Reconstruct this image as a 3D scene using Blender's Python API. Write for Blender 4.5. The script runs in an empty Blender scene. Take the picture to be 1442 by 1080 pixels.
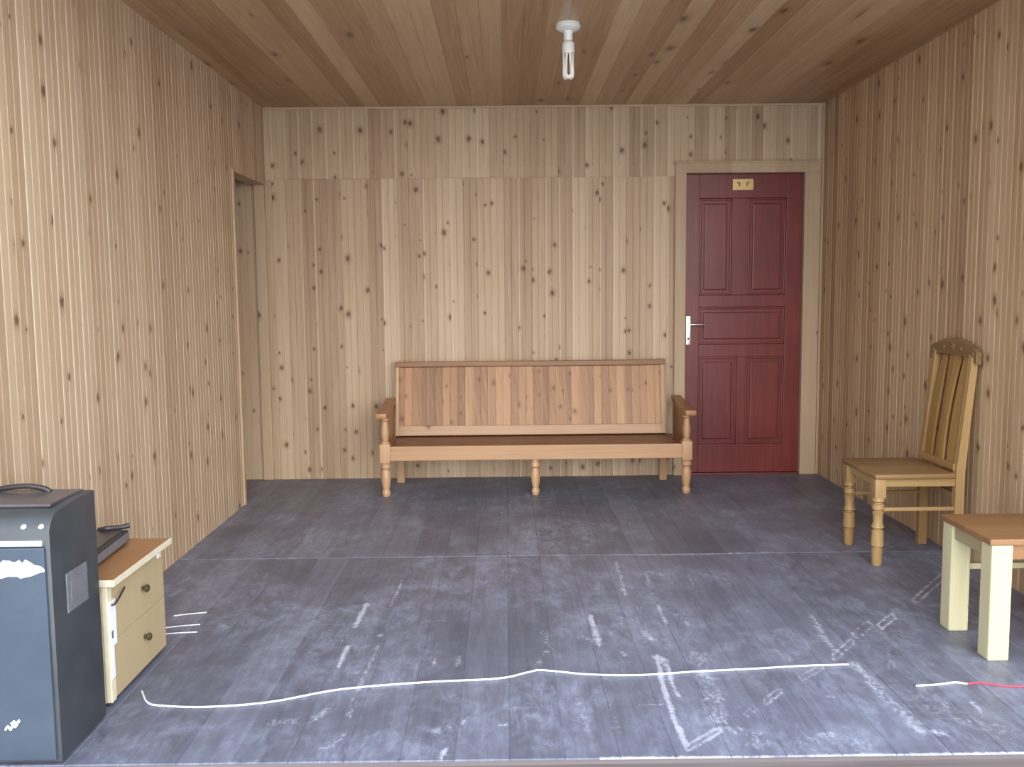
import bpy, bmesh, math, random
import numpy as np
from mathutils import Vector, Matrix
random.seed(7)
C = bpy.context.scene.collection
PI = math.pi

# ---------------------------------------------------------------- dimensions
XL, XR, YB, HC = -1.568, 2.113, 6.305, 2.463
YF = 2.30            # front edge of the porch
YE = 2.35            # eave edge of the ceiling
YR = 2.70            # front end of the right wall
DX0, DX1, DZ = 1.198, 1.992, 2.022      # door opening
OY, OZ = 5.552, 1.967                   # side passage opening
XP = -1.95                              # far end of the passage

# ---------------------------------------------------------------- helpers
def tag(o, label=None, cat=None, group=None, kind=None):
    if label: o['label'] = label
    if cat: o['category'] = cat
    if group: o['group'] = group
    if kind: o['kind'] = kind
    return o

def thing(name, label, cat, loc=(0, 0, 0), rz=0.0, group=None):
    o = bpy.data.objects.new(name, None); C.objects.link(o)
    o.empty_display_size = .1
    o.location = loc; o.rotation_euler = (0, 0, rz)
    return tag(o, label, cat, group)

def obj(name, bm, mat, parent=None, smooth=False, label=None, normals=True):
    if normals: bmesh.ops.recalc_face_normals(bm, faces=bm.faces[:])
    me = bpy.data.meshes.new(name); bm.to_mesh(me); bm.free()
    mats = mat if isinstance(mat, (list, tuple)) else [mat]
    for m in mats: me.materials.append(m)
    if smooth:
        for p in me.polygons: p.use_smooth = True
        try: me.set_sharp_from_angle(angle=math.radians(38))
        except Exception: pass
    o = bpy.data.objects.new(name, me); C.objects.link(o)
    if parent: o.parent = parent
    if label: o['label'] = label
    return o

def struct(name, bm, mat, parent=None, **k):
    o = obj(name, bm, mat, parent, **k)
    if parent is None: o['kind'] = 'structure'
    return o

def NB(): return bmesh.new()

def box(bm, lo, hi, bev=0.0, seg=2, mi=0, xf=None):
    b = bmesh.new()
    x0, y0, z0 = lo; x1, y1, z1 = hi
    vs = [b.verts.new(p) for p in ((x0,y0,z0),(x1,y0,z0),(x1,y1,z0),(x0,y1,z0),(x0,y0,z1),(x1,y0,z1),(x1,y1,z1),(x0,y1,z1))]
    for f in ((3,2,1,0),(4,5,6,7),(0,1,5,4),(1,2,6,5),(2,3,7,6),(3,0,4,7)): b.faces.new([vs[i] for i in f])
    if bev > 0:
        bmesh.ops.bevel(b, geom=b.edges[:], offset=bev, segments=seg, profile=.6, affect='EDGES')
    merge(bm, b, xf, mi)

def merge(bm, b, xf=None, mi=0):
    m = {}
    for v in b.verts:
        m[v] = bm.verts.new(xf @ v.co if xf is not None else v.co)
    for f in b.faces:
        try:
            nf = bm.faces.new([m[v] for v in f.verts]); nf.material_index = mi
        except ValueError: pass
    b.free()

def lathe(bm, prof, c=(0, 0, 0), n=28, mi=0, xf=None):
    """prof: (radius, z) from bottom to top; the two ends are capped"""
    b = bmesh.new(); rings = []
    for r, z in prof:
        rings.append([b.verts.new((c[0]+r*math.cos(2*PI*i/n), c[1]+r*math.sin(2*PI*i/n), c[2]+z)) for i in range(n)])
    for a, d in zip(rings, rings[1:]):
        for i in range(n):
            b.faces.new((a[i], a[(i+1) % n], d[(i+1) % n], d[i]))
    b.faces.new(rings[0][::-1]); b.faces.new(rings[-1])
    merge(bm, b, xf, mi)

def prism(bm, pts, d, xf=None, bev=0.0, mi=0):
    """outline in local XZ, thickness d along +Y"""
    b = bmesh.new()
    A = [b.verts.new((x, 0, z)) for x, z in pts]; B = [b.verts.new((x, d, z)) for x, z in pts]
    n = len(pts)
    b.faces.new(A); b.faces.new(B[::-1])
    for i in range(n): b.faces.new((A[(i+1) % n], A[i], B[i], B[(i+1) % n]))
    if bev > 0:
        es = [e for e in b.edges if (e.verts[0].co.y == e.verts[1].co.y)]
        bmesh.ops.bevel(b, geom=es, offset=bev, segments=2, profile=.6, affect='EDGES')
    merge(bm, b, xf, mi)

def catmull(P, k=8):
    P = [Vector(p) for p in P]; out = []
    Q = [P[0]*2-P[1]] + P + [P[-1]*2-P[-2]]
    for i in range(1, len(Q)-2):
        for j in range(k):
            t = j/k; a, b, c, d = Q[i-1:i+3]
            out.append(.5*((2*b)+(c-a)*t+(2*a-5*b+4*c-d)*t*t+(3*b-a-3*c+d)*t**3))
    out.append(P[-1]); return out

def tube(bm, P, r, n=8, mi=0, k=8, raw=False):
    pts = [Vector(p) for p in P] if raw else catmull(P, k)
    rings = []
    up = Vector((0, 0, 1))
    for i, p in enumerate(pts):
        t = (pts[min(i+1, len(pts)-1)]-pts[max(i-1, 0)]).normalized()
        a = t.cross(up)
        if a.length < 1e-3: a = t.cross(Vector((0, 1, 0)))
        a.normalize(); b = a.cross(t).normalized()
        rr = r(i/(len(pts)-1)) if callable(r) else r
        rings.append([bm.verts.new(p+a*rr*math.cos(2*PI*q/n)+b*rr*math.sin(2*PI*q/n)) for q in range(n)])
    for A, B in zip(rings, rings[1:]):
        for i in range(n):
            f = bm.faces.new((A[i], A[(i+1) % n], B[(i+1) % n], B[i])); f.material_index = mi
    for f in (bm.faces.new(rings[0][::-1]), bm.faces.new(rings[-1])): f.material_index = mi

def planks(bm, u0, u1, v0, v1, w, put, groove=.003, ch=.0035, bead=None):
    """tongue-and-groove boards: put(u, v, depth) -> point; depth<0 goes into the wall"""
    k = math.floor(u0/w+1e-6)
    cols = []
    while k*w < u1-1e-6:
        a = k*w
        prof = [(a+.0004, -groove), (a+ch, 0)]
        if bead: prof += [(a+bead-.003, 0), (a+bead, -.0025), (a+bead+.003, 0)]
        prof += [(a+w-ch, 0), (a+w-.0004, -groove)]
        for u, d in prof:
            if u0 <= u <= u1: cols.append((u, d))
        k += 1
    if cols[0][0] > u0+1e-5: cols.insert(0, (u0, 0))
    if cols[-1][0] < u1-1e-5: cols.append((u1, 0))
    prev = None
    for u, d in cols:
        A = [bm.verts.new(put(u, v, d)) for v in (v0, v1)]
        if prev: bm.faces.new((prev[0], A[0], A[1], prev[1]))
        prev = A

# ---------------------------------------------------------------- materials
class NT:
    def __init__(s, name):
        s.m = bpy.data.materials.new(name); s.m.use_nodes = True
        s.t = s.m.node_tree; s.t.nodes.clear()
        s.out = s.n('ShaderNodeOutputMaterial'); s.p = s.n('ShaderNodeBsdfPrincipled')
        s.t.links.new(s.p.outputs[0], s.out.inputs[0])
    def n(s, t, **k):
        o = s.t.nodes.new(t)
        for a, v in k.items(): setattr(o, a, v)
        return o
    def set(s, sock, v):
        if isinstance(v, bpy.types.NodeSocket): s.t.links.new(v, sock)
        elif isinstance(v, (tuple, list)) and len(v) == 3 and sock.type == 'RGBA': sock.default_value = (*v, 1)
        else: sock.default_value = v
    def ma(s, op, a, b=None, c=None, clamp=False):
        o = s.n('ShaderNodeMath', operation=op); o.use_clamp = clamp
        s.set(o.inputs[0], a)
        if b is not None: s.set(o.inputs[1], b)
        if c is not None: s.set(o.inputs[2], c)
        return o.outputs[0]
    def comb(s, x, y, z):
        o = s.n('ShaderNodeCombineXYZ')
        for i, v in enumerate((x, y, z)): s.set(o.inputs[i], v)
        return o.outputs[0]
    def noise(s, vec, scale=1, detail=2, rough=.5, dist=0, d='3D'):
        o = s.n('ShaderNodeTexNoise', noise_dimensions=d)
        s.set(o.inputs['Vector'], vec)
        for k, v in (('Scale', scale), ('Detail', detail), ('Roughness', rough), ('Distortion', dist)): s.set(o.inputs[k], v)
        return o.outputs[0]
    def vor(s, vec, scale=1, feature='F1', d='3D'):
        o = s.n('ShaderNodeTexVoronoi', voronoi_dimensions=d, feature=feature)
        s.set(o.inputs['Vector'], vec); s.set(o.inputs['Scale'], scale)
        return o
    def white(s, w):
        o = s.n('ShaderNodeTexWhiteNoise', noise_dimensions='1D'); s.set(o.inputs['W'], w); return o
    def ramp(s, f, stops, interp='LINEAR'):
        o = s.n('ShaderNodeValToRGB'); o.color_ramp.interpolation = interp
        el = o.color_ramp.elements
        while len(el) < len(stops): el.new(.5)
        for e, (p, c) in zip(el, stops): e.position = p; e.color = (*c, 1) if len(c) == 3 else c
        s.set(o.inputs[0], f); return o.outputs[0]
    def rng(s, v, a, b, c=0., d=1., mode='SMOOTHSTEP'):
        o = s.n('ShaderNodeMapRange', interpolation_type=mode)
        for i, x in enumerate((v, a, b, c, d)): s.set(o.inputs[i], x)
        return o.outputs[0]
    def mix(s, f, a, b, mode='MIX'):
        o = s.n('ShaderNodeMix', data_type='RGBA', blend_type=mode)
        s.set(o.inputs[0], f); s.set(o.inputs[6], a); s.set(o.inputs[7], b); return o.outputs[2]
    def sep(s, v):
        o = s.n('ShaderNodeSeparateXYZ'); s.set(o.inputs[0], v); return o.outputs
    def obj(s): return s.sep(s.n('ShaderNodeTexCoord').outputs['Object'])
    def bump(s, h, strength=.2, dist=.002):
        o = s.n('ShaderNodeBump'); s.set(o.inputs['Height'], h); s.set(o.inputs['Strength'], strength); s.set(o.inputs['Distance'], dist)
        s.t.links.new(o.outputs[0], s.p.inputs['Normal'])
    def fin(s, col, rough=.5, **k):
        s.set(s.p.inputs['Base Color'], col); s.set(s.p.inputs['Roughness'], rough)
        for a, v in k.items(): s.set(s.p.inputs[a.replace('_', ' ')], v)
        return s.m

def wood(name, across, along, width, cols, knot=.0, knotcol=(.06, .028, .012), rough=.45, row=0, contrast=1., kd=(6., 4.), edge=.0, spec=.4, rv=.42, streak=.8):
    N = NT(name); o = N.obj()
    ax = {'x': 0, 'y': 1, 'z': 2}; u = o[ax[across]]; v = o[ax[along]]
    w = o[({0, 1, 2} - {ax[across], ax[along]}).pop()]
    idv = N.ma('FLOOR', N.ma('DIVIDE', u, width))
    if row: idv = N.ma('ADD', idv, N.ma('MULTIPLY', N.ma('FLOOR', N.ma('DIVIDE', v, row)), 137.))
    wn = N.white(N.ma('ADD', idv, .31)); r = wn.outputs['Value']
    rc = N.sep(wn.outputs['Color'])
    uw = N.ma('ADD', u, N.ma('MULTIPLY', w, .8))
    g1 = N.noise(N.comb(N.ma('MULTIPLY', uw, 32.), N.ma('MULTIPLY', r, 57.), N.ma('MULTIPLY', v, 1.7)), 1, 4, .55, .8)
    g2 = N.noise(N.comb(N.ma('MULTIPLY', uw, 150.), N.ma('MULTIPLY', rc[1], 31.), N.ma('MULTIPLY', v, streak)), 1, 3, .6)
    big = N.noise(N.comb(N.ma('MULTIPLY', u, 1.3), w, N.ma('MULTIPLY', v, 1.1)), 1, 2)
    t = N.ma('ADD', N.ma('MULTIPLY', r, rv), N.ma('MULTIPLY', g1, .42))
    t = N.ma('ADD', t, N.ma('MULTIPLY', g2, .36)); t = N.ma('ADD', t, N.ma('MULTIPLY', big, .16))
    t = N.ma('ADD', N.ma('MULTIPLY', N.ma('SUBTRACT', t, .47+rv*.5), contrast), .5, clamp=True)
    col = N.ramp(t, [(.08, cols[0]), (.38, cols[1]), (.62, cols[2]), (.92, cols[3])])
    if edge:   # pale sapwood along one edge of some boards
        fr = N.ma('SUBTRACT', N.ma('DIVIDE', u, width), N.ma('FLOOR', N.ma('DIVIDE', u, width)))
        sap = N.ma('MULTIPLY', N.rng(N.ma('ADD', fr, N.ma('MULTIPLY', g1, .12)), .16, .24, 1., 0.), N.ma('GREATER_THAN', rc[2], .52))
        col = N.mix(N.ma('MULTIPLY', sap, edge), col, cols[4])
    if knot:
        kv = N.comb(N.ma('ADD', N.ma('MULTIPLY', u, kd[0]), N.ma('MULTIPLY', idv, 3.71)), N.ma('ADD', N.ma('MULTIPLY', v, kd[1]), N.ma('MULTIPLY', rc[0], 23.)), 0.)
        wob = N.noise(N.comb(N.ma('MULTIPLY', u, 60.), 0., N.ma('MULTIPLY', v, 60.)), 1, 2)
        V = N.vor(N.comb(N.ma('ADD', N.sep(kv)[0], N.ma('MULTIPLY', wob, .16)), N.ma('ADD', N.sep(kv)[1], N.ma('MULTIPLY', g2, .12)), 0.), 1, d='2D')
        vc = N.sep(V.outputs['Color'])
        size = N.ma('MULTIPLY', N.ma('ADD', N.ma('MULTIPLY', vc[1], .095), .035), N.ma('GREATER_THAN', vc[0], 1-knot))
        rel = N.ma('DIVIDE', V.outputs['Distance'], N.ma('ADD', size, .0001))
        col = N.mix(N.rng(rel, .8, 2.4, .42, 0.), col, cols[0])
        col = N.mix(N.rng(rel, .35, 1.15, .74, 0.), col, knotcol)
    N.bump(N.ma('ADD', g2, g1), .12, .001)
    return N.fin(col, N.ma('ADD', N.ma('MULTIPLY', g2, .2), rough-.1), Specular_IOR_Level=spec)

def plain(name, col, rough=.5, var=.12, scale=14., metal=0., bump=.0, spec=.5):
    N = NT(name); v = N.n('ShaderNodeTexCoord').outputs['Object']
    n1 = N.noise(v, scale, 4, .6)
    lo = tuple(c*(1-var) for c in col); hi = tuple(min(1, c*(1+var)) for c in col)
    if bump: N.bump(N.noise(v, scale*18, 2), bump, .001)
    return N.fin(N.ramp(n1, [(.3, lo), (.7, hi)]), N.ma('ADD', N.ma('MULTIPLY', n1, .16), rough-.08), Metallic=metal, Specular_IOR_Level=spec)

PINE = [(.33,.205,.125), (.465,.33,.212), (.555,.41,.275), (.65,.505,.36), (.72,.59,.44)]
CEIL = [(.30,.155,.07), (.46,.29,.16), (.57,.40,.235), (.68,.52,.34), (.66,.5,.34)]
HONEY= [(.19,.08,.028), (.34,.168,.072), (.43,.228,.103), (.53,.31,.155), (.60,.38,.2)]
LHON = [(.32,.165,.08), (.46,.27,.145), (.56,.36,.205), (.64,.45,.28), (.7,.5,.3)]
CHAIR= [(.22,.12,.04), (.37,.225,.09), (.47,.305,.135), (.57,.40,.20), (.6,.44,.25)]
DARK = [(.08,.028,.012), (.15,.055,.025), (.20,.08,.036), (.26,.11,.055), (.3,.15,.08)]
CREAM= [(.36,.30,.15), (.52,.46,.26), (.62,.57,.36), (.70,.66,.46), (.75,.7,.55)]
PLY  = [(.38,.28,.15), (.47,.37,.21), (.54,.43,.26), (.60,.49,.31), (.6,.48,.3)]

M_back  = wood('knotty_pine_back', 'x', 'z', .09, PINE, knot=.6, row=2.0, edge=.55, rough=.5, contrast=1.2, kd=(7.5, 5.5))
M_left  = wood('pine_left', 'y', 'z', .09, PINE, knot=.4, edge=.42, rough=.5, contrast=.85, kd=(7., 5.))
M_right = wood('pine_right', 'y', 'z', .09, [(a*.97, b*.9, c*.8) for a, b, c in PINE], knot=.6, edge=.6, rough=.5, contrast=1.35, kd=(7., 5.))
M_pass  = wood('pine_passage', 'y', 'z', .09, PINE, knot=.4, rough=.5)
M_ceil  = wood('varnished_ceiling', 'x', 'y', .1, CEIL, knot=.3, rough=.36, contrast=1.5, kd=(5., 2.), spec=.5, rv=.36, streak=.5)
M_trimv = wood('pine_trim_upright', 'x', 'z', .3, PINE, knot=.15, rough=.5, contrast=.7)
M_trimh = wood('pine_trim_level', 'z', 'x', .3, PINE, rough=.5, contrast=.7)
M_bpan  = wood('bench_panel_pine', 'x', 'z', .05, HONEY, knot=.7, knotcol=(.12,.042,.014), rough=.4, kd=(8.5, 7.), edge=.5, contrast=1.35)
M_btop = wood('bench_top_rail_pine', 'z', 'x', .5, [tuple(c*.85 for c in k) for k in HONEY], knot=.3, rough=.4, kd=(5., 5.), contrast=.9)
M_brail = wood('bench_rail_pine', 'z', 'x', .5, LHON, knot=.3, rough=.38, kd=(5., 5.), contrast=.8)
M_bpost = wood('bench_post_pine', 'x', 'z', .5, LHON, rough=.38, contrast=.8)
M_barm  = wood('bench_arm_pine', 'x', 'y', .5, HONEY, rough=.38, contrast=.8)
M_bseat = wood('bench_seat_brown', 'y', 'x', .1, DARK, rough=.33, contrast=.8)
M_chz   = wood('chair_wood_upright', 'y', 'z', .5, CHAIR, rough=.36, contrast=.9)
M_chx   = wood('chair_wood_side', 'y', 'x', .11, CHAIR, rough=.34, contrast=.8)
M_chst  = wood('chair_seat_wood', 'y', 'x', .11, [(.15,.08,.03), (.25,.145,.06), (.33,.20,.09), (.42,.27,.13), (.5,.3,.2)], rough=.3, contrast=.9)
M_chsl  = wood('chair_slat_wood', 'y', 'z', .5, [(.19,.095,.025), (.32,.18,.055), (.42,.25,.085), (.52,.34,.14), (.5,.3,.2)], rough=.36, contrast=1.0)
M_chy   = wood('chair_wood_cross', 'x', 'y', .5, CHAIR, rough=.36, contrast=.8)
M_chcr  = wood('chair_crest_wood', 'z', 'y', .5, [tuple(c*.6 for c in k) for k in CHAIR], rough=.38, contrast=.8)
M_tleg  = wood('table_cream_wood', 'x', 'z', .5, CREAM, rough=.5, contrast=.9, knot=.2, knotcol=(.2,.16,.1), kd=(9., 7.))
M_ttop  = wood('table_brown_top', 'y', 'x', .12, [tuple(c*.72 for c in k) for k in HONEY], rough=.36, contrast=.8)
M_tapr  = wood('table_apron', 'z', 'y', .5, [(.26,.19,.10), (.36,.28,.16), (.44,.36,.22), (.5,.42,.28), (.5,.42,.28)], rough=.5, contrast=.8)
M_ply   = wood('cabinet_ply', 'x', 'z', .6, PLY, rough=.55, contrast=.45)
M_plyt  = wood('cabinet_top_ply', 'x', 'y', .6, HONEY, rough=.5, contrast=.5)
M_edge  = plain('pale_edging', (.78,.70,.52), .45, .08)
M_spk   = plain('black_speaker_paint', (.045,.05,.058), .42, .2, 6., bump=.15)
M_grl   = plain('blue_grey_front', (.05,.068,.098), .36, .16, 5., bump=.1)
M_spt   = plain('speaker_top_black', (.07,.065,.075), .3, .3, 5.)
M_metal = plain('worn_steel', (.62,.66,.7), .3, .15, 20., metal=.85)
M_chrome= plain('brushed_steel', (.75,.73,.70), .28, .08, 30., metal=.9)
M_blk   = plain('black_plastic', (.035,.03,.033), .4, .25, 20.)
M_gry   = plain('grey_plastic', (.16,.16,.18), .45, .15, 20.)
M_wht   = plain('white_plastic', (.82,.82,.80), .35, .04, 20.)
M_tube  = plain('bulb_glass', (.88,.85,.80), .2, .03, 20.)
M_paint = plain('white_paint', (.9,.9,.9), .5, .06, 40.)
M_cord  = plain('white_cord', (.85,.84,.86), .6, .1, 60.)
M_red   = plain('red_cord', (.50,.06,.10), .6, .15, 60.)
M_gold  = plain('gold_plate', (.62,.44,.2), .35, .12, 60., metal=.45)
M_plate_d = plain('plate_dark', (.34,.22,.09), .5, .1, 60.)
M_pale  = plain('plate_pale', (.75,.62,.38), .4, .1, 60.)
M_grnd  = plain('outdoor_ground', (.44,.43,.41), .9, .25, 1.2)
M_knob  = plain('dark_knob', (.07,.05,.025), .4, .2, 40.)

def door_mat():
    N = NT('red_brown_door'); o = N.obj()
    g = N.noise(N.comb(N.ma('MULTIPLY', o[0], 60.), N.ma('MULTIPLY', o[1], 60.), N.ma('MULTIPLY', o[2], 3.)), 1, 4, .6)
    b = N.noise(N.comb(o[0], o[1], o[2]), 2.5, 3)
    t = N.ma('ADD', N.ma('MULTIPLY', g, .5), N.ma('MULTIPLY', b, .5))
    N.bump(g, .08, .001)
    return N.fin(N.ramp(t, [(.3, (.115,.017,.016)), (.5, (.165,.026,.024)), (.72, (.22,.042,.037))]), .36, Specular_IOR_Level=.45)
M_door = door_mat()

def floor_mat():
    N = NT('worn_dark_floorboards'); o = N.obj(); u, v = o[0], o[1]
    idv = N.ma('ADD', N.ma('FLOOR', N.ma('DIVIDE', u, .15)), N.ma('MULTIPLY', N.ma('FLOOR', N.ma('DIVIDE', N.ma('SUBTRACT', v, .467), 1.96)), 71.))
    wn = N.white(idv); r = wn.outputs['Value']
    g1 = N.noise(N.comb(N.ma('MULTIPLY', u, 26.), N.ma('MULTIPLY', v, 2.2), N.ma('MULTIPLY', r, 40.)), 1, 5, .62, .6)
    g2 = N.noise(N.comb(N.ma('MULTIPLY', u, 95.), N.ma('MULTIPLY', v, 5.), N.ma('MULTIPLY', r, 40.)), 1, 3, .6)
    w1 = N.noise(N.comb(u, v, 0.), 1.7, 6, .62, .5)
    w2 = N.noise(N.comb(N.ma('MULTIPLY', u, 14.), N.ma('MULTIPLY', v, 7.), 3.), 1, 6, .74, .6)
    w3 = N.noise(N.comb(N.ma('MULTIPLY', u, 34.), N.ma('MULTIPLY', v, 14.), 7.), 1, 4, .7, .8)
    # drag marks running across the boards
    w4 = N.noise(N.comb(N.ma('MULTIPLY', u, 3.2), N.ma('MULTIPLY', v, 26.), 1.), 1, 4, .65, .5)
    t = N.ma('ADD', N.ma('MULTIPLY', g1, .45), N.ma('MULTIPLY', r, .18)); t = N.ma('ADD', t, N.ma('MULTIPLY', g2, .2)); t = N.ma('ADD', t, N.ma('MULTIPLY', w1, .25))
    col = N.ramp(t, [(.28, FL[0]), (.5, FL[1]), (.66, FL[2]), (.82, FL[3])])
    wear = N.ma('MULTIPLY', N.rng(w1, .30, .62), N.rng(w2, .36, .68))
    wear = N.ma('MULTIPLY', wear, N.rng(w3, .32, .6, .35, 1.))
    drag = N.ma('MULTIPLY', N.rng(w4, .56, .70), N.rng(w1, .40, .6))
    wear = N.ma('MAXIMUM', N.ma('MULTIPLY', wear, .8), N.ma('MULTIPLY', drag, .4))
    wear = N.ma('MULTIPLY', wear, .8)
    col = N.mix(N.ma('MULTIPLY', wear, .72), col, (.43,.49,.66))
    at = N.n('ShaderNodeAttribute', attribute_name='scuff').outputs['Fac']
    w5 = N.noise(N.comb(N.ma('MULTIPLY', u, 70.), N.ma('MULTIPLY', v, 45.), 2.), 1, 5, .75, .4)
    sc = N.rng(N.ma('ADD', N.ma('MULTIPLY', at, .62), N.ma('MULTIPLY', N.ma('SUBTRACT', N.ma('ADD', N.ma('MULTIPLY', w5, .6), N.ma('MULTIPLY', w3, .4)), .5), 1.9)), .14, .62, 0., 1.)
    sc = N.ma('MULTIPLY', sc, N.rng(at, .02, .3))
    f1 = N.noise(N.comb(N.ma('MULTIPLY', u, 75.), N.ma('MULTIPLY', v, 4.5), 5.), 1, 3, .6, .3)
    f2 = N.noise(N.comb(N.ma('MULTIPLY', u, 6.), N.ma('MULTIPLY', v, 90.), 9.), 1, 3, .6, .3)
    fine = N.ma('MULTIPLY', N.ma('MAXIMUM', N.rng(f1, .62, .76), N.rng(f2, .64, .78)), N.rng(w1, .42, .62))
    col = N.mix(N.ma('MULTIPLY', fine, .4), col, (.5,.53,.66))
    col = N.mix(N.ma('MULTIPLY', sc, .8), col, (.58,.60,.72))
    N.bump(N.ma('ADD', g1, w2), .18, .002)
    rg = N.ma('ADD', N.ma('MULTIPLY', w2, .25), .34)
    return N.fin(col, rg, Specular_IOR_Level=.5)
FL = [(.085,.088,.120), (.130,.134,.182), (.178,.184,.25), (.26,.268,.36)]
M_floor = floor_mat()
M_nose = wood('front_board', 'y', 'x', .3, [(.10,.08,.08), (.18,.15,.15), (.25,.21,.21), (.33,.3,.31), (.4,.4,.4)], rough=.5)

# ---------------------------------------------------------------- the setting
SCUFF = [([(-0.574,3.721),(-0.577,3.452)],0.014,1.0),([(-0.588,3.651),(-0.538,3.72),(-0.481,3.647)],0.012,0.45),([(-0.575,3.259),(-0.575,3.073)],0.012,1),([(-0.464,4.031),(-0.474,3.682)],0.009,0.6),([(-0.466,3.269),(-0.474,3.033),(-0.481,2.827),(-0.476,2.685)],0.012,0.5),([(-0.474,3.368),(-0.469,3.356)],0.016,0.7),([(-0.644,3.318),(-0.59,3.316)],0.018,0.35),([(-0.557,2.746),(-0.579,2.678)],0.02,0.6),([(-0.698,2.662),(-0.615,2.679)],0.03,0.4),([(-0.477,2.591),(-0.497,2.513),(-0.528,2.505)],0.014,0.5),([(-0.178,2.487),(-0.186,2.438)],0.012,0.9),([(-0.125,2.684),(-0.137,2.646)],0.01,0.6),([(-0.024,2.634),(-0.007,2.63)],0.014,0.6),([(-0.223,2.593),(-0.157,2.619)],0.03,0.4),([(-0.026,5.284),(-0.022,5.076)],0.012,0.6),([(0.102,4.94),(0.129,4.785)],0.02,0.4),([(-0.338,3.491),(-0.249,3.52)],0.015,0.35),([(-1.489,4.353),(-1.154,4.349)],0.012,0.3),([(-0.498,4.342),(0.004,4.331)],0.012,0.25),([(0.122,3.397),(0.155,3.194)],0.03,0.35),([(-0.267,3.153),(-0.251,3.076)],0.02,0.5),([(-0.174,3.151),(-0.169,3.073)],0.018,0.5),([(0.088,3.04),(0.135,3.194)],0.02,0.4),([(-0.539,3.011),(-0.494,3.033)],0.012,0.4),([(-0.885,2.424),(-0.652,2.442)],0.012,0.35),([(-1.238,4.483),(-1.218,4.431)],0.015,0.5),([(-1.08,3.484),(-1.058,3.468)],0.02,0.4),([(0.319,3.546),(0.321,3.376),(0.324,3.236)],0.014,0.9),([(0.276,3.329),(0.324,3.236)],0.014,0.6),([(0.501,4.266),(0.491,3.788)],0.012,0.6),([(0.482,3.871),(0.49,3.78)],0.015,0.7),([(0.512,3.142),(0.494,2.906),(0.486,2.66),(0.489,2.504)],0.012,1.0),([(0.535,3.086),(0.525,2.905),(0.527,2.81)],0.012,0.8),([(0.504,3.128),(0.537,3.099)],0.02,0.8),([(0.502,3.37),(0.518,3.29)],0.016,0.8),([(0.602,3.665),(0.597,3.45)],0.012,0.7),([(0.615,4.09),(0.599,3.804)],0.016,0.45),([(0.625,4.113),(0.698,4.04)],0.018,0.4),([(0.799,4.059),(0.786,3.757)],0.01,0.4),([(0.86,4.08),(0.95,3.984),(0.95,3.896)],0.02,0.4),([(0.396,3.174),(0.408,3.145)],0.02,0.6),([(0.59,4.378),(0.921,4.375),(1.104,4.384)],0.011,0.8),([(1.131,4.372),(1.515,4.345)],0.011,0.4),([(1.837,4.343),(2.055,4.344)],0.011,0.5),([(0.252,2.427),(0.439,2.424),(0.711,2.42)],0.013,1.0),([(0.746,2.422),(0.945,2.428),(1.133,2.426),(1.394,2.43)],0.011,0.8),([(0.401,2.754),(0.468,2.752)],0.01,0.6),([(0.489,2.463),(0.605,2.571),(0.604,2.602),(0.487,2.491),(0.489,2.463)],0.009,0.8),([(0.701,2.661),(0.755,2.723),(0.753,2.751),(0.698,2.688),(0.701,2.661)],0.009,0.4),([(0.782,2.743),(0.851,2.827),(0.849,2.859),(0.779,2.774),(0.782,2.743)],0.009,0.55),([(0.942,2.912),(1.047,3.011),(1.051,3.048),(0.945,2.947),(0.942,2.912)],0.009,0.55),([(1.109,3.077),(1.231,3.231),(1.232,3.272),(1.109,3.114),(1.109,3.077)],0.009,0.6),([(1.252,3.268),(1.357,3.392),(1.364,3.455),(1.256,3.326),(1.252,3.268)],0.009,0.55),([(1.38,3.363),(1.48,3.478),(1.488,3.534),(1.386,3.416),(1.38,3.363)],0.009,0.75),([(1.63,3.641),(1.894,3.963),(1.905,4.024),(1.637,3.693),(1.63,3.641)],0.009,0.7),([(1.17,3.517),(1.146,3.3),(1.139,3.151)],0.02,0.5),([(1.158,3.053),(1.166,2.96),(1.16,2.792),(1.174,2.64)],0.028,0.55),([(1.174,2.64),(1.167,2.561),(1.225,2.55)],0.03,0.6),([(0.93,3.186),(0.955,3.086)],0.02,0.4),([(1.409,2.74),(1.405,2.675)],0.012,0.6),([(1.325,3.174),(1.274,3.009)],0.014,0.4),([(0.986,2.797),(1.003,2.792)],0.016,0.6),([(0.883,2.55),(0.919,2.549)],0.016,0.6),([(0.653,3.138),(0.64,2.877),(0.615,2.636)],0.05,0.45),([(0.625,2.595),(0.696,2.555),(0.69,2.499)],0.05,0.45),([(0.827,2.513),(0.951,2.492)],0.08,0.3),([(1.285,2.743),(1.407,2.554)],0.1,0.3),([(0.664,3.552),(0.68,3.447)],0.04,0.35),([(0.415,3.634),(0.442,3.455)],0.05,0.3),([(0.212,2.797),(0.228,2.548)],0.02,0.4),([(0.309,2.794),(0.309,2.546)],0.02,0.3),([(1.243,3.479),(1.249,3.461)],0.02,0.3)]  # mark paths traced in image pixels, projected onto the floor, stored as world coordinates

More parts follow.
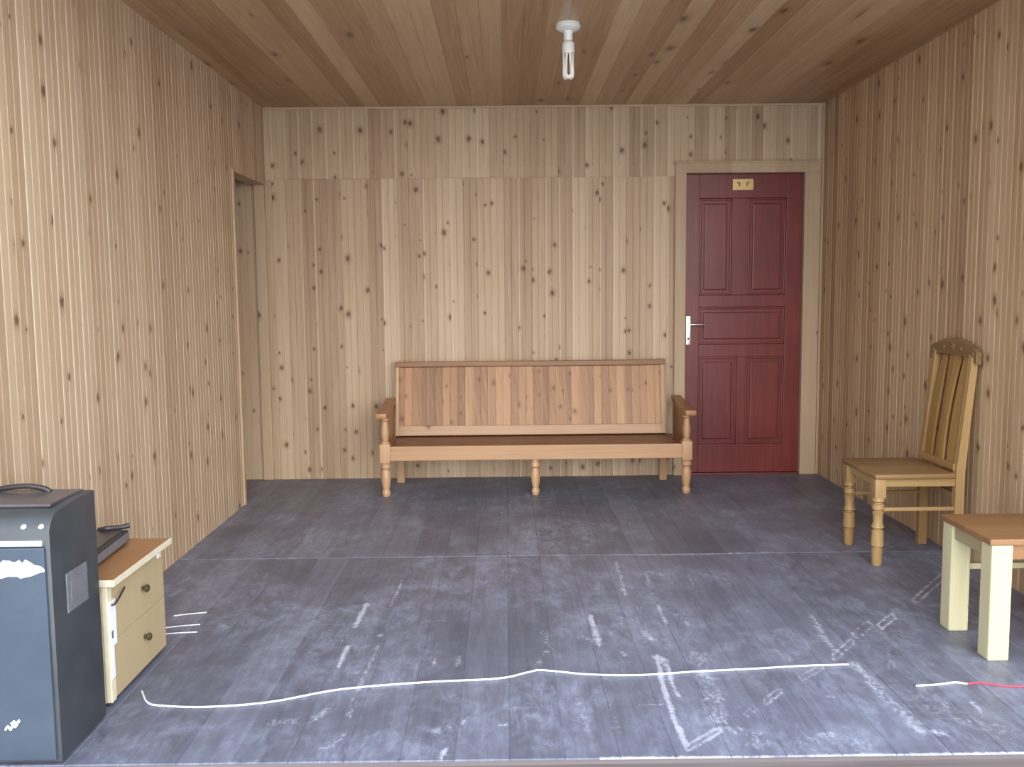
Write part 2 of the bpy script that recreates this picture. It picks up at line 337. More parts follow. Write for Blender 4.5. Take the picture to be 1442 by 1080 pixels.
def make_floor():
    W = .15; verts = []; faces = []
    # columns across the boards
    def cols(x0, x1, step):
        out = []; k = math.floor(x0/W)
        while k*W < x1:
            a = k*W
            for u, d in [(a+.0005, -.0020), (a+.003, 0.)] + [(a+.004+(W-.008)*i/round(W/step), 0.) for i in range(1, round(W/step))] + [(a+W-.003, 0.), (a+W-.0005, -.0020)]:
                if x0 <= u <= x1: out.append((u, d))
            k += 1
        return [(x0, 0.)] + out + [(x1, 0.)]
    def rows(y0, y1, step):
        n = max(1, round((y1-y0)/step))
        e = [(y0, -.005), (y0+.004, 0.)] + [(y0+.004+(y1-y0-.008)*i/n, 0.) for i in range(1, n)] + [(y1-.004, 0.), (y1, -.005)]
        return e
    def patch(x0, x1, y0, y1, sx, sy):
        cx = cols(x0, x1, sx); ry = rows(y0, y1, sy); base = len(verts); nx = len(cx)
        for y, dy in ry:
            for x, dx in cx: verts.append((x, y, min(dx, dy)))
        for j in range(len(ry)-1):
            for i in range(nx-1):
                a = base+j*nx+i; faces.append((a, a+1, a+nx+1, a+nx))
    patch(XL, XR, 2.427, 4.387, .0105, .0125)
    patch(XL, XR, 4.388, YB+.05, .03, .04)
    patch(XP, XL, OY-.02, YB+.05, .08, .2)
    me = bpy.data.meshes.new('floor'); me.from_pydata(verts, [], faces)
    P = np.array(verts)[:, :2]; val = np.zeros(len(P), np.float32)
    for pts, w, s in SCUFF:
        for a, b in zip(pts, pts[1:]):
            a = np.array(a); b = np.array(b); d = b-a; L2 = max(d@d, 1e-9)
            t = np.clip(((P-a)@d)/L2, 0, 1); dist = np.linalg.norm(P-(a+t[:, None]*d), axis=1)
            val = np.maximum(val, s*np.clip(1.25-dist/w, 0, 1))
    at = me.attributes.new('scuff', 'FLOAT', 'POINT'); at.data.foreach_set('value', val)
    me.materials.append(M_floor); me.materials.append(M_grnd)
    # solid underside of the platform
    b = bmesh.new(); b.from_mesh(me)
    lay = b.verts.layers.float['scuff']
    box(b, (XP, YF+.02, -.12), (XR, YB+.05, -.0075), mi=0)
    b.to_mesh(me); b.free()
    o = bpy.data.objects.new('floor', me); C.objects.link(o); o['kind'] = 'structure'
make_floor()

b = NB(); box(b, (XL, YF, -.16), (XR, 2.4255, -.001), .004)
struct('trim_6', b, M_nose, label='brown nosing board along the front edge of the floor')

def wall_back():
    b = NB(); put = lambda u, v, d: (u, YB-d, v)
    planks(b, XP, DX0, 0, 1.9985, .09, put, bead=.045); planks(b, DX1, XR, 0, 1.9985, .09, put, bead=.045)
    planks(b, XP, XR, 2.072, HC, .09, put, bead=.045)
    planks(b, XP, DX0, 2.0015, 2.072, .09, put); planks(b, DX1, XR, 2.0015, 2.072, .09, put)
    planks(b, DX0, DX1, DZ, 2.072, .09, put)
    box(b, (XP, YB+.008, -.1), (DX0, YB+.12, HC)); box(b, (DX1, YB+.008, -.1), (XR+.1, YB+.12, HC)); box(b, (DX0, YB+.008, DZ), (DX1, YB+.12, HC))
    struct('wall_back', b, M_back, normals=False)
wall_back()

def wall_left():
    b = NB(); put = lambda u, v, d: (XL+d, u, v)
    planks(b, YF, OY, 0, HC, .09, put, bead=.045); planks(b, OY, YB, OZ, HC, .09, put, bead=.045)
    box(b, (XL-.1, YF, -.1), (XL-.008, OY, HC)); box(b, (XL-.1, OY, OZ), (XL-.008, YB, HC))
    box(b, (XL-.1, OY-.004, 0), (XL-.0005, OY, OZ)); box(b, (XL-.1, OY, OZ-.002), (XL-.0005, YB, OZ+.004)); box(b, (XL-.1, YF-.004, 0), (XL, YF, HC))
    struct('wall_left', b, M_left, normals=False)
wall_left()

def wall_right():
    b = NB(); put = lambda u, v, d: (XR-d, u, v)
    planks(b, YR, YB, 0, HC, .09, put, bead=.045)
    box(b, (XR+.008, YR, -.1), (XR+.1, YB, HC)); box(b, (XR, YR-.004, 0), (XR+.1, YR, HC))
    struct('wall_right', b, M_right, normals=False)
wall_right()

# short side passage behind the opening in the left wall
b = NB(); put = lambda u, v, d: (XP+d, u, v)
planks(b, OY-.02, YB, 0, OZ+.3, .09, put); box(b, (XP-.08, OY-.1, -.1), (XP-.008, YB+.1, OZ+.3))
struct('wall_passage_end', b, M_pass, normals=False)
b = NB(); box(b, (XP, OY-.10, -.1), (XL-.1, OY-.02, OZ+.3)); struct('wall_passage_front', b, M_pass)
b = NB(); box(b, (XP, OY-.02, OZ+.25), (XL-.1, YB, OZ+.3)); struct('ceiling_passage', b, M_pass)

def ceiling():
    b = NB(); put = lambda u, v, d: (u, v, HC-d)
    planks(b, XL-.1, XR+.1, YE, YB+.1, .1, put, groove=.002, ch=.003)
    box(b, (XL-.1, YE, HC+.008), (XR+.1, YB+.1, HC+.08)); box(b, (XL-.1, YE-.02, HC-.005), (XR+.1, YE, HC+.09))
    struct('ceiling', b, M_ceil, normals=False)
ceiling()

b = NB(); box(b, (-30, -30, -.5), (30, 30, -.45)); struct('ground', b, M_grnd)

# door casing (a frame of three boards), corner strips
b = NB()
box(b, (1.130, YB-.022, 0), (DX0+.006, YB, DZ+.004), .004)
box(b, (DX1-.006, YB-.022, 0), (2.092, YB, DZ+.004), .004)
box(b, (1.130, YB-.024, DZ-.004), (2.092, YB, 2.082), .004)
box(b, (1.118, YB-.03, 2.080), (2.10, YB, 2.092), .003)
box(b, (DX0-.004, YB-.004, 0), (DX0+.006, YB+.1, DZ)); box(b, (DX1-.006, YB-.004, 0), (DX1+.004, YB+.1, DZ)); box(b, (DX0, YB-.004, DZ-.006), (DX1, YB+.1, DZ+.004))
struct('trim_1', b, M_trimv, label='pale pine casing around the door')
b = NB(); box(b, (XR-.017, YB-.017, 0), (XR, YB, HC), .005); struct('trim_2', b, M_trimv, label='pine strip in right back corner')
b = NB(); box(b, (XL-.075, YB-.022, 0), (XL-.008, YB, OZ), .004); struct('trim_3', b, M_trimv, label='upright board at the back of side opening')
b = NB(); box(b, (XL-.012, OY-.028, 0), (XL+.010, OY+.006, OZ+.01), .004); struct('trim_4', b, M_pass, label='narrow edge strip of side opening')
b = NB(); box(b, (XL, YB-.012, HC-.016), (XR, YB, HC), .004); struct('trim_5', b, M_trimh, label='thin strip along top of back wall')

def door():
    y0 = YB+.018
    b = NB(); x0, x1, z0, z1 = DX0+.008, DX1-.008, .012, DZ-.009
    lx = [x0, x0+.095, 1.5175, 1.624, x1-.105, x1]
    # stiles and rails around sunk panels
    t = .04
    def bx(a, c, e, f): box(b, (a, y0, e), (c, y0+t, f), .003)
    bx(x0, lx[1], z0, z1); bx(lx[4], x1, z0, z1)
    zr = [z0, .205, .80, .885, 1.135, 1.215, 1.855, z1]
    for a, c in ((zr[0], zr[1]), (zr[2], zr[3]), (zr[4], zr[5]), (zr[6], zr[7])): bx(lx[1], lx[4], a, c)
    bx(lx[2], lx[3], zr[5], zr[6]); bx(1.56, 1.62, zr[1], zr[2])
    dr = tag(obj('door_1', b, M_door), 'red-brown panelled door with lever handle in the back wall', 'door', kind='structure')
    def panel(a, c, e, f):
        q = NB()
        box(q, (a, y0+.016, e), (c, y0+.036, f))
        # moulding and raised field
        for lo, hi in (((a, y0+.004, e), (a+.014, y0+.018, f)), ((c-.014, y0+.004, e), (c, y0+.018, f)), ((a, y0+.004, e), (c, y0+.018, e+.014)), ((a, y0+.004, f-.014), (c, y0+.018, f))):
            box(q, lo, hi, .005, 3)
        box(q, (a+.032, y0+.004, e+.034), (c-.032, y0+.02, f-.034), .008, 2)
        obj('door_panel', q, M_door, dr)
    panel(lx[1], lx[2], zr[5], zr[6]); panel(lx[3], lx[4], zr[5], zr[6])
    panel(lx[1], lx[4], zr[3], zr[4])
    panel(lx[1], 1.56, zr[1], zr[2]); panel(1.62, lx[4], zr[1], zr[2])
    q = NB(); box(q, (1.212, y0-.008, .882), (1.247, y0, 1.078), .004, 3)
    h = obj('door_handle', q, M_chrome, dr, True, 'pale metal lever handle on long backplate')
    q = NB()
    lathe(q, [(.009, 0), (.009, .045)], n=16, xf=Matrix.Translation((1.229, y0-.006, 1.020)) @ Matrix.Rotation(PI/2, 4, 'X'))
    tube(q, [(1.226, y0-.045, 1.020), (1.26, y0-.047, 1.021), (1.30, y0-.046, 1.021), (1.332, y0-.042, 1.019)], .0085, 10)
    obj('lever', q, M_chrome, h, True)
    q = NB(); lathe(q, [(.007, 0), (.007, .004)], n=14, xf=Matrix.Translation((1.229, y0-.007, .925)) @ Matrix.Rotation(PI/2, 4, 'X')); obj('keyhole', q, M_blk, h)
    q = NB(); box(q, (1.517, y0-.005, 1.906), (1.655, y0, 1.980), .003, 2)
    pl = obj('number_plate', q, M_gold, dr, False, 'small gold number plate at top of door')
    q = NB()   # worn marks, not legible
    for cx, sgn in ((1.556, 1), (1.616, -1)):
        tube(q, [(cx-.012*sgn, y0-.005, 1.951), (cx, y0-.005, 1.957), (cx+.008*sgn, y0-.005, 1.945), (cx+.002*sgn, y0-.005, 1.932)], .0045, 8)
    obj('plate_mark', q, M_plate_d, pl, True)
door()
# closing board behind the door leaf
b = NB(); box(b, (DX0-.02, YB+.121, -.1), (DX1+.02, YB+.135, DZ+.03)); struct('wall_behind_door', b, M_blk)
b = NB(); box(b, (DX0, YB-.004, -.004), (DX1, YB+.1, .010), .003); struct('trim_7', b, M_door, label='red-brown door sill')

# ---------------------------------------------------------------- bench
def bench():
    y0 = 5.70; X0, X1 = -.745, 1.11
    T = thing('wooden_bench', 'long wooden settee with high plank back standing against the back wall', 'bench', ((X0+X1)/2, y0+.25, 0))
    ox, oy = (X0+X1)/2, y0+.25
    L = lambda x, y, z: (x-ox, y-oy, z)
    def tb(bm, x0, x1, ya, yb, z0, z1, bev=.004, xf=None): box(bm, L(x0, ya, z0), L(x1, yb, z1), bev, 2, xf=xf)
    def legprof(top, r=.031):
        return [(r*.62, 0), (r*.85, .012), (r*.9, .03), (r*.62, .045), (r*.8, .065), (r*1.0, .11), (r*.95, .15), (r*.68, .168), (r*1.02, .18), (r*1.02, .198), (r*.75, .208), (r*.9, top)]
    # front posts: turned foot, square block at the rail, turned arm support
    for xc in (X0, X1):
        q = NB(); lathe(q, legprof(.216), L(xc, y0+.03, 0), 24)
        tb(q, xc-.032, xc+.032, y0-.002, y0+.062, .212, .33, .005)
        r = .024
        lathe(q, [(r*1.1, .328), (r*1.1, .338), (r*.7, .346), (r*.95, .37), (r*1.05, .40), (r*.8, .45), (r*.7, .465), (r*1.05, .475), (r*1.05, .488), (r*.8, .488), (r*.95, .497)], L(xc, y0+.03, 0), 24)
        obj('leg', q, M_bpost, T, True)
    q = NB(); lathe(q, legprof(.232, .029), L(.178, y0+.035, 0), 24); obj('leg', q, M_bpost, T, True)
    # rear legs run on as the raked posts of the back
    for xc in (X0+.045, X1-.075):
        q = NB(); tb(q, xc-.024, xc+.024, y0+.435, y0+.48, 0, .34); 
        prism(q, [(0, .33), (.046, .33), (.132, .80), (.09, .80)], .048, Matrix.Translation(L(xc+.024, y0+.435, 0)) @ Matrix.Rotation(PI/2, 4, 'Z'))
        obj('leg', q, M_bpost, T)
    q = NB(); tb(q, X0+.03, X1-.03, y0+.004, y0+.036, .224, .314, .006); obj('front_rail', q, M_brail, T)
    q = NB(); tb(q, X0+.06, X1-.09, y0+.44, y0+.472, .235, .30, .004); obj('rear_rail', q, M_brail, T)
    for xc in (X0+.02, X1-.02):
        q = NB(); tb(q, xc-.014, xc+.014, y0+.06, y0+.44, .235, .31, .004); obj('side_rail', q, M_barm, T)
    # seat of four boards
    q = NB()
    for i in range(4): tb(q, X0+.03, X1-.03, y0+.04+i*.101, y0+.138+i*.101, .294, .312, .004)
    obj('seat', q, M_bseat, T)
    # raked back: frame and plank panel, built upright then tilted
    tilt = Matrix.Translation(L(0, y0+.40, .318)) @ Matrix.Rotation(-.19, 4, 'X')
    bx0, bx1 = X0+.02-ox, X1-.062-ox
    H = .488
    XF = Matrix.Translation((0, y0+.405-oy, .318)) @ Matrix.Rotation(-.20, 4, 'X')
    q = NB(); box(q, (bx0-.004, -.012, H-.036), (bx1+.004, .032, H), .006, 2, xf=XF); obj('top_rail', q, M_btop, T)
    q = NB(); box(q, (bx0+.02, -.004, 0), (bx1-.02, .026, .066), .005, 2, xf=XF); obj('bottom_rail', q, M_brail, T)
    for a, c in ((bx0, bx0+.022), (bx1-.03, bx1)):
        q = NB(); box(q, (a, -.006, 0), (c, .028, H-.03), .004, 2, xf=XF); obj('back_stile', q, M_bpost, T)
    q = NB(); planks(q, bx0+.02, bx1-.028, .06, H-.03, .05, lambda u, v, d: XF @ Vector((u, .010-d, v)), .004, .004)
    box(q, (bx0+.018, .012, .05), (bx1-.026, .022, H-.02), xf=XF)
    obj('back_panel', q, M_bpan, T, normals=False)
    # arms with a rolled front end, and a board under each
    for xc, s in ((X0-.014, -1), (X1+.014, 1)):
        q = NB()
        pr = [(-.045,.492), (-.05,.505), (-.045,.521), (-.025,.529), (0,.526), (.08,.520), (.25,.532), (.46,.562), (.46,.535), (.25,.505), (.06,.496), (-.02,.489)]
        prism(q, pr, .066, Matrix.Translation(L(xc+.033, y0+.01, 0)) @ Matrix.Rotation(PI/2, 4, 'Z'), bev=.005)
        obj('armrest', q, M_barm, T, True)
        q = NB(); tb(q, xc-s*.014-.009, xc-s*.014+.009, y0+.058, y0+.437, .31, .508, .003)
        obj('arm_panel', q, M_barm, T)
bench()

# ---------------------------------------------------------------- chair, facing left
def chair():
    cx, cy = 1.86, 4.348
    T = thing('dining_chair', 'wooden dining chair with tall slatted back and carved crest beside the right wall', 'chair', (cx, cy, 0))
    L = lambda x, y, z: (x-cx, y-cy, z)
    ya, yb = 4.172, 4.524; xf_ = 1.680; xb = 2.038
    def lp():
        r = .027
        pr = [(r*.72, 0), (r*.86, .006), (r*.9, .07)]
        def ring(z): return [(r*.98, z-.009), (r*.72, z-.005), (r*.72, z+.001), (r*1.05, z+.006)]
        for z in (.085,): pr += ring(z)
        pr += [(r*1.02, .12), (r*.98, .15)]
        pr += ring(.17)
        pr += [(r*.78, .20), (r*.85, .235)]
        pr += ring(.255); pr += [(r*.98, .275)]; pr += ring(.292); pr += [(r*.9, .318)]
        return pr
    for y in (ya, yb):
        q = NB(); lathe(q, lp(), L(xf_, y, 0), 24); box(q, L(xf_-.025, y-.025, .312), L(xf_+.025, y+.025, .40), .004)
        obj('leg', q, M_chz, T, True)
    # rear legs, straight below the seat and raked above it
    for y in (ya-.004, yb+.004):
        q = NB()
        pr = [(-.018, 0), (.022, 0), (.020, .42), (.034, .62), (.064, .955), (.034, .955), (.004, .66), (-.020, .42)]
        prism(q, [(x+xb-cx, z) for x, z in pr], .036, Matrix.Translation((0, y-.018-cy, 0)), bev=.003)
        obj('leg', q, M_chz, T)
    q = NB(); pr = [(1.648, 4.130), (2.014, 4.138), (2.014, 4.558), (1.648, 4.566)]
    bb = bmesh.new()
    A = [bb.verts.new((x-cx, y-cy, .402)) for x, y in pr]; B = [bb.verts.new((x-cx, y-cy, .424)) for x, y in pr]
    bb.faces.new(A[::-1]); bb.faces.new(B)
    for i in range(4): bb.faces.new((A[i], A[(i+1) % 4], B[(i+1) % 4], B[i]))
    bmesh.ops.bevel(bb, geom=bb.edges[:], offset=.007, segments=3, profile=.6, affect='EDGES'); merge(q, bb)
    obj('seat', q, M_chst, T, True)
    for y in (ya, yb):
        q = NB(); box(q, L(xf_+.02, y-.011, .362), L(xb-.012, y+.011, .403), .003); obj('apron', q, M_chx, T)
        q = NB(); box(q, L(xf_+.012, y-.009, .250), L(xb-.012, y+.009, .267), .003); obj('stretcher', q, M_chx, T)
    q = NB(); box(q, L(xf_-.011, ya+.02, .362), L(xf_+.011, yb-.02, .403), .003); obj('apron', q, M_chy, T)
    q = NB(); box(q, L(xb-.012, ya+.01, .362), L(xb+.010, yb-.01, .403), .003); obj('apron', q, M_chy, T)
    q = NB(); box(q, L(xb-.010, ya+.01, .30), L(xb+.008, yb-.01, .325), .003); obj('stretcher', q, M_chy, T)
    # slats follow the rake
    def slat(yc, w0, w1, bow):
        q = NB(); n = 12; rows = []
        for i in range(n+1):
            t = i/n; z = .424+t*.53; x = 2.030+.012*t+.055*t**1.5-.0
            wdt = w0+(w1-w0)*t+bow*math.sin(PI*t); yy = yc+(yc-4.348)*.0*t
            rows.append([q.verts.new(L(x+dx, yy+sy*wdt/2, z)) for dx, sy in ((-.005, -1), (.006, -1), (.006, 1), (-.005, 1))])
        for a, c in zip(rows, rows[1:]):
            for k in range(4): q.faces.new((a[k], a[(k+1) % 4], c[(k+1) % 4], c[k]))
        q.faces.new(rows[0]); q.faces.new(rows[-1][::-1])
        obj('back_slat', q, M_chsl, T)
    slat(4.348, .085, .105, -.030); slat(4.242, .050, .045, .012); slat(4.454, .050, .045, .012)
    q = NB(); box(q, L(2.014, ya, .432), L(2.036, yb, .462), .003); obj('back_rail', q, M_chy, T)
    # arched crest with carved rosettes
    q = NB(); up = []; n = 22
    for i in range(n+1):
        t = i/n; y = 4.122+t*.452; e = abs(2*t-1)
        z = .962+.058*(1-e**2.2)+(.010*math.exp(-((e-.93)/.08)**2))
        up.append((y-cy, z))
    dn = []
    for i in range(n, -1, -1):
        t = i/n; y = 4.122+t*.452; e = abs(2*t-1)
        dn.append((y-cy, .925+.022*(1-e**2)+(-.012 if e > .93 else 0)))
    prism(q, up+dn, .026, Matrix.Translation((2.100-cx, 0, 0)) @ Matrix.Rotation(PI/2, 4, 'Z'), bev=.004)
    cr = obj('crest_rail', q, M_chcr, T, False, 'darker carved arched top of chair back')
    for y, z, r in ((4.348, .985, .020), (4.265, .975, .013), (4.431, .975, .013), (4.155, .955, .013), (4.541, .955, .013)):
        q = NB(); lathe(q, [(r, 0), (r*.9, .004), (r*.5, .006), (r*.45, .003), (r*.15, .008)], n=16, xf=Matrix.Translation(L(2.075, y, z)) @ Matrix.Rotation(-PI/2, 4, 'Y'))
        obj('rosette', q, M_chcr, cr, True)
chair()

# ---------------------------------------------------------------- low table at the right edge
def table():
    x0, x1, y0, y1 = 1.607, 2.075, 3.055, 3.412
    cx, cy = (x0+x1)/2, (y0+y1)/2
    T = thing('low_table', 'low table with brown top and pale worn square legs at right edge', 'table', (cx, cy, 0))
    L = lambda x, y, z: (x-cx, y-cy, z)
    q = NB(); box(q, L(x0, y0-.004, .398), L(x1, y1, .420), .005, 3); obj('tabletop', q, M_ttop, T, False, 'brown varnished top')
    for x in (x0+.044, x1-.044):
        for y in (y0+.036, y1-.040):
            q = NB(); box(q, L(x-.036, y-.036, 0), L(x+.036, y+.036, .398), .006, 2); obj('leg', q, M_tleg, T)
    for y in (y0+.016, y1-.03):
        q = NB(); box(q, L(x0+.078, y, .345), L(x1-.078, y+.02, .398), .003); obj('apron', q, M_ttop, T)
    for x in (x0+.018, x1-.038):
        q = NB(); box(q, L(x, y0+.07, .345), L(x+.02, y1-.074, .398), .003); obj('apron', q, M_tapr, T)
    q = NB(); box(q, L(x0+.078, y1-.048, .224), L(x1-.078, y1-.024, .246), .003); obj('stretcher', q, M_tleg, T)
table()

# ---------------------------------------------------------------- loudspeaker at the left edge
def speaker():
    x0, x1, y0, y1 = -1.55, -1.200, 2.425, 2.706
    cx, cy = (x0+x1)/2, (y0+y1)/2
    T = thing('loudspeaker', 'tall black loudspeaker cabinet with white paint smear at left edge', 'speaker', (cx, cy, 0))
    L = lambda x, y, z: (x-cx, y-cy, z)
    # side outline (y, z): upright front, chamfered top front, sloping top
    pr = [(y0, .012), (y1, .012), (y1, .694), (2.60, .694), (2.462, .686), (2.440, .668), (y0, .645)]
    q = NB(); prism(q, [(y-cy, z) for y, z in pr], x1-x0, Matrix.Translation((x1-cx, 0, 0)) @ Matrix.Rotation(PI/2, 4, 'Z'), bev=.006)
    obj('cabinet', q, M_spk, T, True)
    q = NB(); box(q, L(x0+.008, y0-.010, .02), L(x1-.012, y0+.004, .602), .004, 2); g = obj('front_panel', q, M_grl, T, False, 'blue-grey front')
    q = NB(); box(q, L(x0+.004, y0-.014, .606), L(x1-.014, y0+.004, .622), .003, 2); obj('metal_strip', q, M_metal, T, False, 'bright metal strip across the front')
    # top plate with a strap handle
    q = NB(); box(q, L(x0+.01, 2.50, .690), L(x1-.03, y1-.006, .699), .003); obj('top_plate', q, M_spt, T)
    q = NB(); tube(q, [L(-1.47, 2.668, .697), L(-1.45, 2.668, .708), L(-1.38, 2.668, .715), L(-1.33, 2.668, .708), L(-1.31, 2.668, .697)], .008, 10); obj('strap_handle', q, M_blk, T, True)
    for x in (-1.268, -1.222):
        q = NB(); lathe(q, [(.009, 0), (.008, .008), (.004, .010)], n=16, xf=Matrix.Translation(L(x, y0+.008, .652)) @ Matrix.Rotation(math.radians(50), 4, 'X')); obj('screw', q, M_metal, T, True)
    # recessed grip on the side
    q = NB(); box(q, L(x1-.004, 2.500, .395), L(x1+.003, 2.625, .505), .003, 2); sg = obj('side_handle', q, M_gry, T, False, 'grey grip plate on the side')
    q = NB(); box(q, L(x1+.002, 2.520, .420), L(x1+.0045, 2.605, .482), .002, 2); obj('grip', q, M_gry, sg)
    # white paint smear, ragged outline
    random.seed(3); up = []; dn = []
    n = 26
    for i in range(n+1):
        t = i/n; x = -1.425+t*.212
        up.append((x-cx, .566+random.uniform(-.006, .006)-(.02*max(0, t-.8)/.2)*1.0-(.0 if t < .97 else .006)))
        dn.append((x-cx, .524+random.uniform(-.003, .003)+.012*max(0, (t-.75)/.25)))
    q = NB(); prism(q, up+dn[::-1], .0012, Matrix.Translation((0, y0-.0112-cy, 0))); obj('paint_smear', q, M_paint, g, False, 'ragged white paint smear')
    q = NB()
    tube(q, [L(-1.342, y0-.0108, .108), L(-1.335, y0-.0108, .118), L(-1.328, y0-.0108, .109), L(-1.322, y0-.0108, .121), L(-1.318, y0-.0108, .132), L(-1.316, y0-.0108, .116), L(-1.309, y0-.0108, .125), L(-1.304, y0-.0108, .136)], .003, 6)
    tube(q, [L(-1.327, y0-.0108, .126), L(-1.315, y0-.0108, .128), L(-1.302, y0-.0108, .131)], .0025, 6)
    obj('white_lettering', q, M_paint, g, True, 'end of a white handwritten mark')
    for x in (x0+.03, x1-.03):
        for y in (y0+.03, y1-.03):
            q = NB(); lathe(q, [(.014, 0), (.016, .014)], L(x, y, 0), 16); obj('foot', q, M_blk, T)
speaker()

# ---------------------------------------------------------------- small cabinet
def cabinet():
    x0, x1, y0, y1 = -1.545, -1.214, 2.775, 3.245
    cx, cy = (x0+x1)/2, (y0+y1)/2
    T = thing('bedside_cabinet', 'small pale plywood cabinet with two dark knobs behind the loudspeaker', 'cabinet', (cx, cy, 0))
    L = lambda x, y, z: (x-cx, y-cy, z)
    q = NB(); box(q, L(x0, y0, .014), L(x1-.016, y1, .385), .002); obj('carcass', q, M_ply, T)
    q = NB(); box(q, L(x0, y0-.008, .385), L(x1+.026, y1+.012, .403), .002); t = obj('cabinet_top', q, M_plyt, T)
    q = NB(); box(q, L(x1+.0262, y0-.008, .384), L(x1+.030, y1+.012, .405), .001); box(q, L(x0, y0-.012, .384), L(x1+.030, y0-.0082, .405), .001); obj('edging', q, M_edge, t, False, 'pale edge strip around the top')
    # drawer fronts look to the right
    for z0, z1 in ((.2005, .372), (.022, .1992)):
        q = NB(); box(q, L(x1-.0155, y0+.034, z0), L(x1+.002, y1-.006, z1), .002); d = obj('drawer', q, M_ply, T)
        zc = .290 if z0 > .1 else .125
        q = NB(); lathe(q, [(.007, 0), (.007, .008), (.013, .014), (.013, .02), (.008, .024)], n=18, xf=Matrix.Translation(L(x1+.002, (3.045), zc)) @ Matrix.Rotation(PI/2, 4, 'Y')); obj('knob', q, M_knob, d, True)
    q = NB(); box(q, L(x1-.0155, y0, .016), L(x1+.003, y0+.032, .384), .003); st = obj('corner_post', q, M_edge, T, False, 'pale corner strip')
    q = NB(); box(q, L(x1+.003, y0+.004, .09), L(x1+.0045, y0+.03, .33), .0005); box(q, L(x1+.002, y0+.004, .19), L(x1+.006, y0+.05, .33), .0005); lb = obj('paper_strip', q, M_paint, st, False, 'white paper strip stuck on the corner')
    q = NB(); box(q, L(x1+.0061, y0+.012, .215), L(x1+.0068, y0+.024, .238)); obj('grey_mark', q, M_gry, lb)
    q = NB(); tube(q, [L(x1+.006, y0+.018, .318), L(x1+.016, y0+.03, .322), L(x1+.012, y0+.11, .345)], .003, 8); obj('latch', q, M_blk, T, True)
    q = NB(); box(q, L(x1+.002, y1-.06, .350), L(x1+.006, y1-.03, .366), .001); obj('white_clip', q, M_paint, T)
    for x in (x0+.02, x1-.03):
        for y in (y0+.02, y1-.02):
            q = NB(); lathe(q, [(.012, 0), (.014, .016)], L(x, y, 0), 14); obj('foot', q, M_blk, T)
cabinet()

def device():
    x0, x1, y0, y1 = -1.530, -1.300, 2.86, 3.21
    cx, cy, z = (x0+x1)/2, (y0+y1)/2, .4032
    T = thing('disc_player', 'flat black electronic box lying on the small plywood cabinet', 'electronics', (cx, cy, z), .06)
    q = NB(); box(q, (-.115, -.16, .006), (.115, .16, .046), .005, 2); obj('casing', q, M_blk, T)
    q = NB(); box(q, (-.1, -.145, .0455), (.1, .145, .050), .004, 2); obj('lid', q, M_spt, T)
    q = NB(); box(q, (.114, -.14, .012), (.119, .14, .040), .002, 2); obj('front_panel', q, M_gry, T)
    q = NB(); tube(q, [(.02, .15, .05), (.05, .13, .058), (.09, .155, .056), (.115, .17, .058)], .009, 8); obj('plug_lead', q, M_blk, T, True)
    for a, c in ((-.09, -.13), (.09, -.13), (-.09, .13), (.09, .13)):
        q = NB(); lathe(q, [(.012, 0), (.012, .007)], (a, c, 0), 12); obj('foot', q, M_blk, T)
device()

# ---------------------------------------------------------------- lamp
def lamp():
    T = thing('ceiling_lamp', 'white energy-saving bulb hanging from round ceiling holder', 'lamp', (.30, 4.41, HC))
    q = NB(); lathe(q, [(.030, -.034), (.046, -.030), (.056, -.022), (.057, -.008), (.054, 0)], n=36); obj('ceiling_rose', q, M_wht, T, True)
    q = NB(); lathe(q, [(.019, -.076), (.021, -.072), (.020, -.050), (.024, -.034)], n=28); obj('bulb_holder', q, M_wht, T, True)
    q = NB(); lathe(q, [(.022, -.135), (.0275, -.132), (.029, -.120), (.029, -.092), (.024, -.082), (.016, -.076)], n=32)
    bb = obj('bulb', q, M_wht, T, True)
    for i in range(3):
        a = i*2*PI/3+.5; q = NB()
        c, s = math.cos(a), math.sin(a); px, py = -s*.0105, c*.0105
        P = [(c*.0135+px, s*.0135+py, -.13)]
        P += [(c*.0135+px*math.cos(t), s*.0135+py*math.cos(t), -.228-.0105*math.sin(t)) for t in [j*PI/8 for j in range(9)]]
        P += [(c*.0135-px, s*.0135-py, -.13)]
        tube(q, P, .0092, 12, raw=True); obj('bulb_tube', q, M_tube, bb, True)
lamp()

# ---------------------------------------------------------------- cords on the floor
STR = [(-1.166,2.889),(-1.12,2.81),(-1.071,2.784),(-.926,2.77),(-.738,2.799),(-.534,2.886),(-.267,2.933),(-.038,2.954),(.06,3.0),(.103,3.018),(.18,3.0),(.265,2.978),(.426,2.968),(.617,2.991),(.81,3.008),(.981,3.027),(1.138,3.034)]
q = NB(); tube(q, [(x, y, .0035) for x, y in STR], .0031, 8, k=6)
tag(obj('cord', q, M_cord, None, True), 'long white string lying across the floor in front of bench', 'cord')
q = NB(); tube(q, [(x, y, .0035) for x, y in ((1.455,2.868),(1.50,2.875),(1.56,2.850),(1.622,2.844),(1.75,2.83))], .0032, 8, k=6)
r1 = tag(obj('cord', q, M_red, None, True), 'red and white cord lying on the floor in front of low table', 'cord')
q = NB(); tube(q, [(x, y, .0035) for x, y in ((1.288,2.859),(1.36,2.866),(1.42,2.880),(1.4552,2.868))], .0032, 8, k=6)
obj('white_end', q, M_cord, r1, True, 'white end of the cord')
for (xa, ya, xb_, yb_), w in (((-1.31,3.590,-1.192,3.625), 'farthest'), ((-1.31,3.455,-1.175,3.490), 'middle'), ((-1.31,3.385,-1.160,3.410), 'nearest')):
    q = NB(); tube(q, [(xa, ya, .004), ((xa*.5+xb_*.5), (ya+yb_)/2+.004, .004), (xb_, yb_, .004)], .0023, 8)
    tag(obj('wire', q, M_cord, None, True), 'short white wire on floor past the small cabinet, %s of three from camera' % w, 'wire', 'white wires by the cabinet')

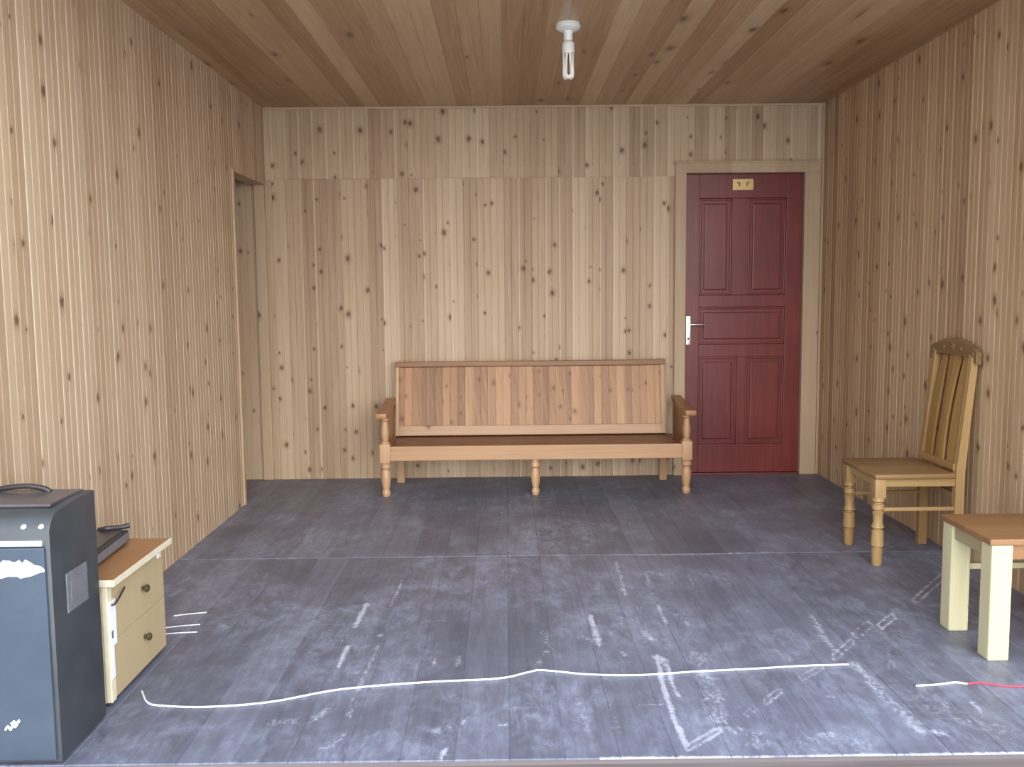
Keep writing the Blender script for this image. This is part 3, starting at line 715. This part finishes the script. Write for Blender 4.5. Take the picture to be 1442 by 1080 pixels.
# ---------------------------------------------------------------- camera
F_PX, PITCH, ROLL, YAW = 1325.4, .0986, -.0097, .00666
cp, sp, cyw, syw = math.cos(PITCH), math.sin(PITCH), math.cos(YAW), math.sin(YAW)
fw = Vector((syw*cp, cyw*cp, -sp)); rt = Vector((cyw, -syw, 0)); upv = rt.cross(fw)
r2 = rt*math.cos(ROLL)+upv*math.sin(ROLL); u2 = -rt*math.sin(ROLL)+upv*math.cos(ROLL)
cam = bpy.data.cameras.new('camera'); co = bpy.data.objects.new('camera', cam); C.objects.link(co)
cam.sensor_fit = 'HORIZONTAL'; cam.sensor_width = 36; cam.lens = 36*F_PX/1442; cam.clip_start = .05
mw = Matrix.Identity(4)
for i in range(3): mw[i][0], mw[i][1], mw[i][2] = r2[i], u2[i], -fw[i]
mw.translation = (0, 0, 1.26); co.matrix_world = mw
bpy.context.scene.camera = co

# ---------------------------------------------------------------- daylight
w = bpy.data.worlds.new('overcast_sky'); bpy.context.scene.world = w; w.use_nodes = True
nt = w.node_tree; nt.nodes.clear()
wo = nt.nodes.new('ShaderNodeOutputWorld'); bg = nt.nodes.new('ShaderNodeBackground')
tc = nt.nodes.new('ShaderNodeTexCoord'); sx = nt.nodes.new('ShaderNodeSeparateXYZ'); rp = nt.nodes.new('ShaderNodeValToRGB')
nt.links.new(tc.outputs['Generated'], sx.inputs[0]); nt.links.new(sx.outputs[2], rp.inputs[0])
rp.color_ramp.elements[0].position = 0.0; rp.color_ramp.elements[0].color = (.93, .96, 1, 1)
rp.color_ramp.elements[1].position = .8; rp.color_ramp.elements[1].color = (.72, .85, 1.0, 1)
nt.links.new(rp.outputs[0], bg.inputs[0]); bg.inputs[1].default_value = 1.25
nt.links.new(bg.outputs[0], wo.inputs[0])
sun = bpy.data.lights.new('sun', 'SUN'); so = bpy.data.objects.new('sun', sun); C.objects.link(so)
sun.energy = 1.85; sun.angle = math.radians(70); sun.color = (1, .97, .93)
so.rotation_euler = Vector((-.22, .93, -.20)).to_track_quat('-Z', 'Y').to_euler()
so.location = (3, -4, 5)

vs = bpy.context.scene.view_settings
bpy.context.scene.display_settings.display_device = 'sRGB'
vs.view_transform = 'Standard'; vs.look = 'None'; vs.gamma = 1.0; vs.use_curve_mapping = False
vs.exposure = 1.3
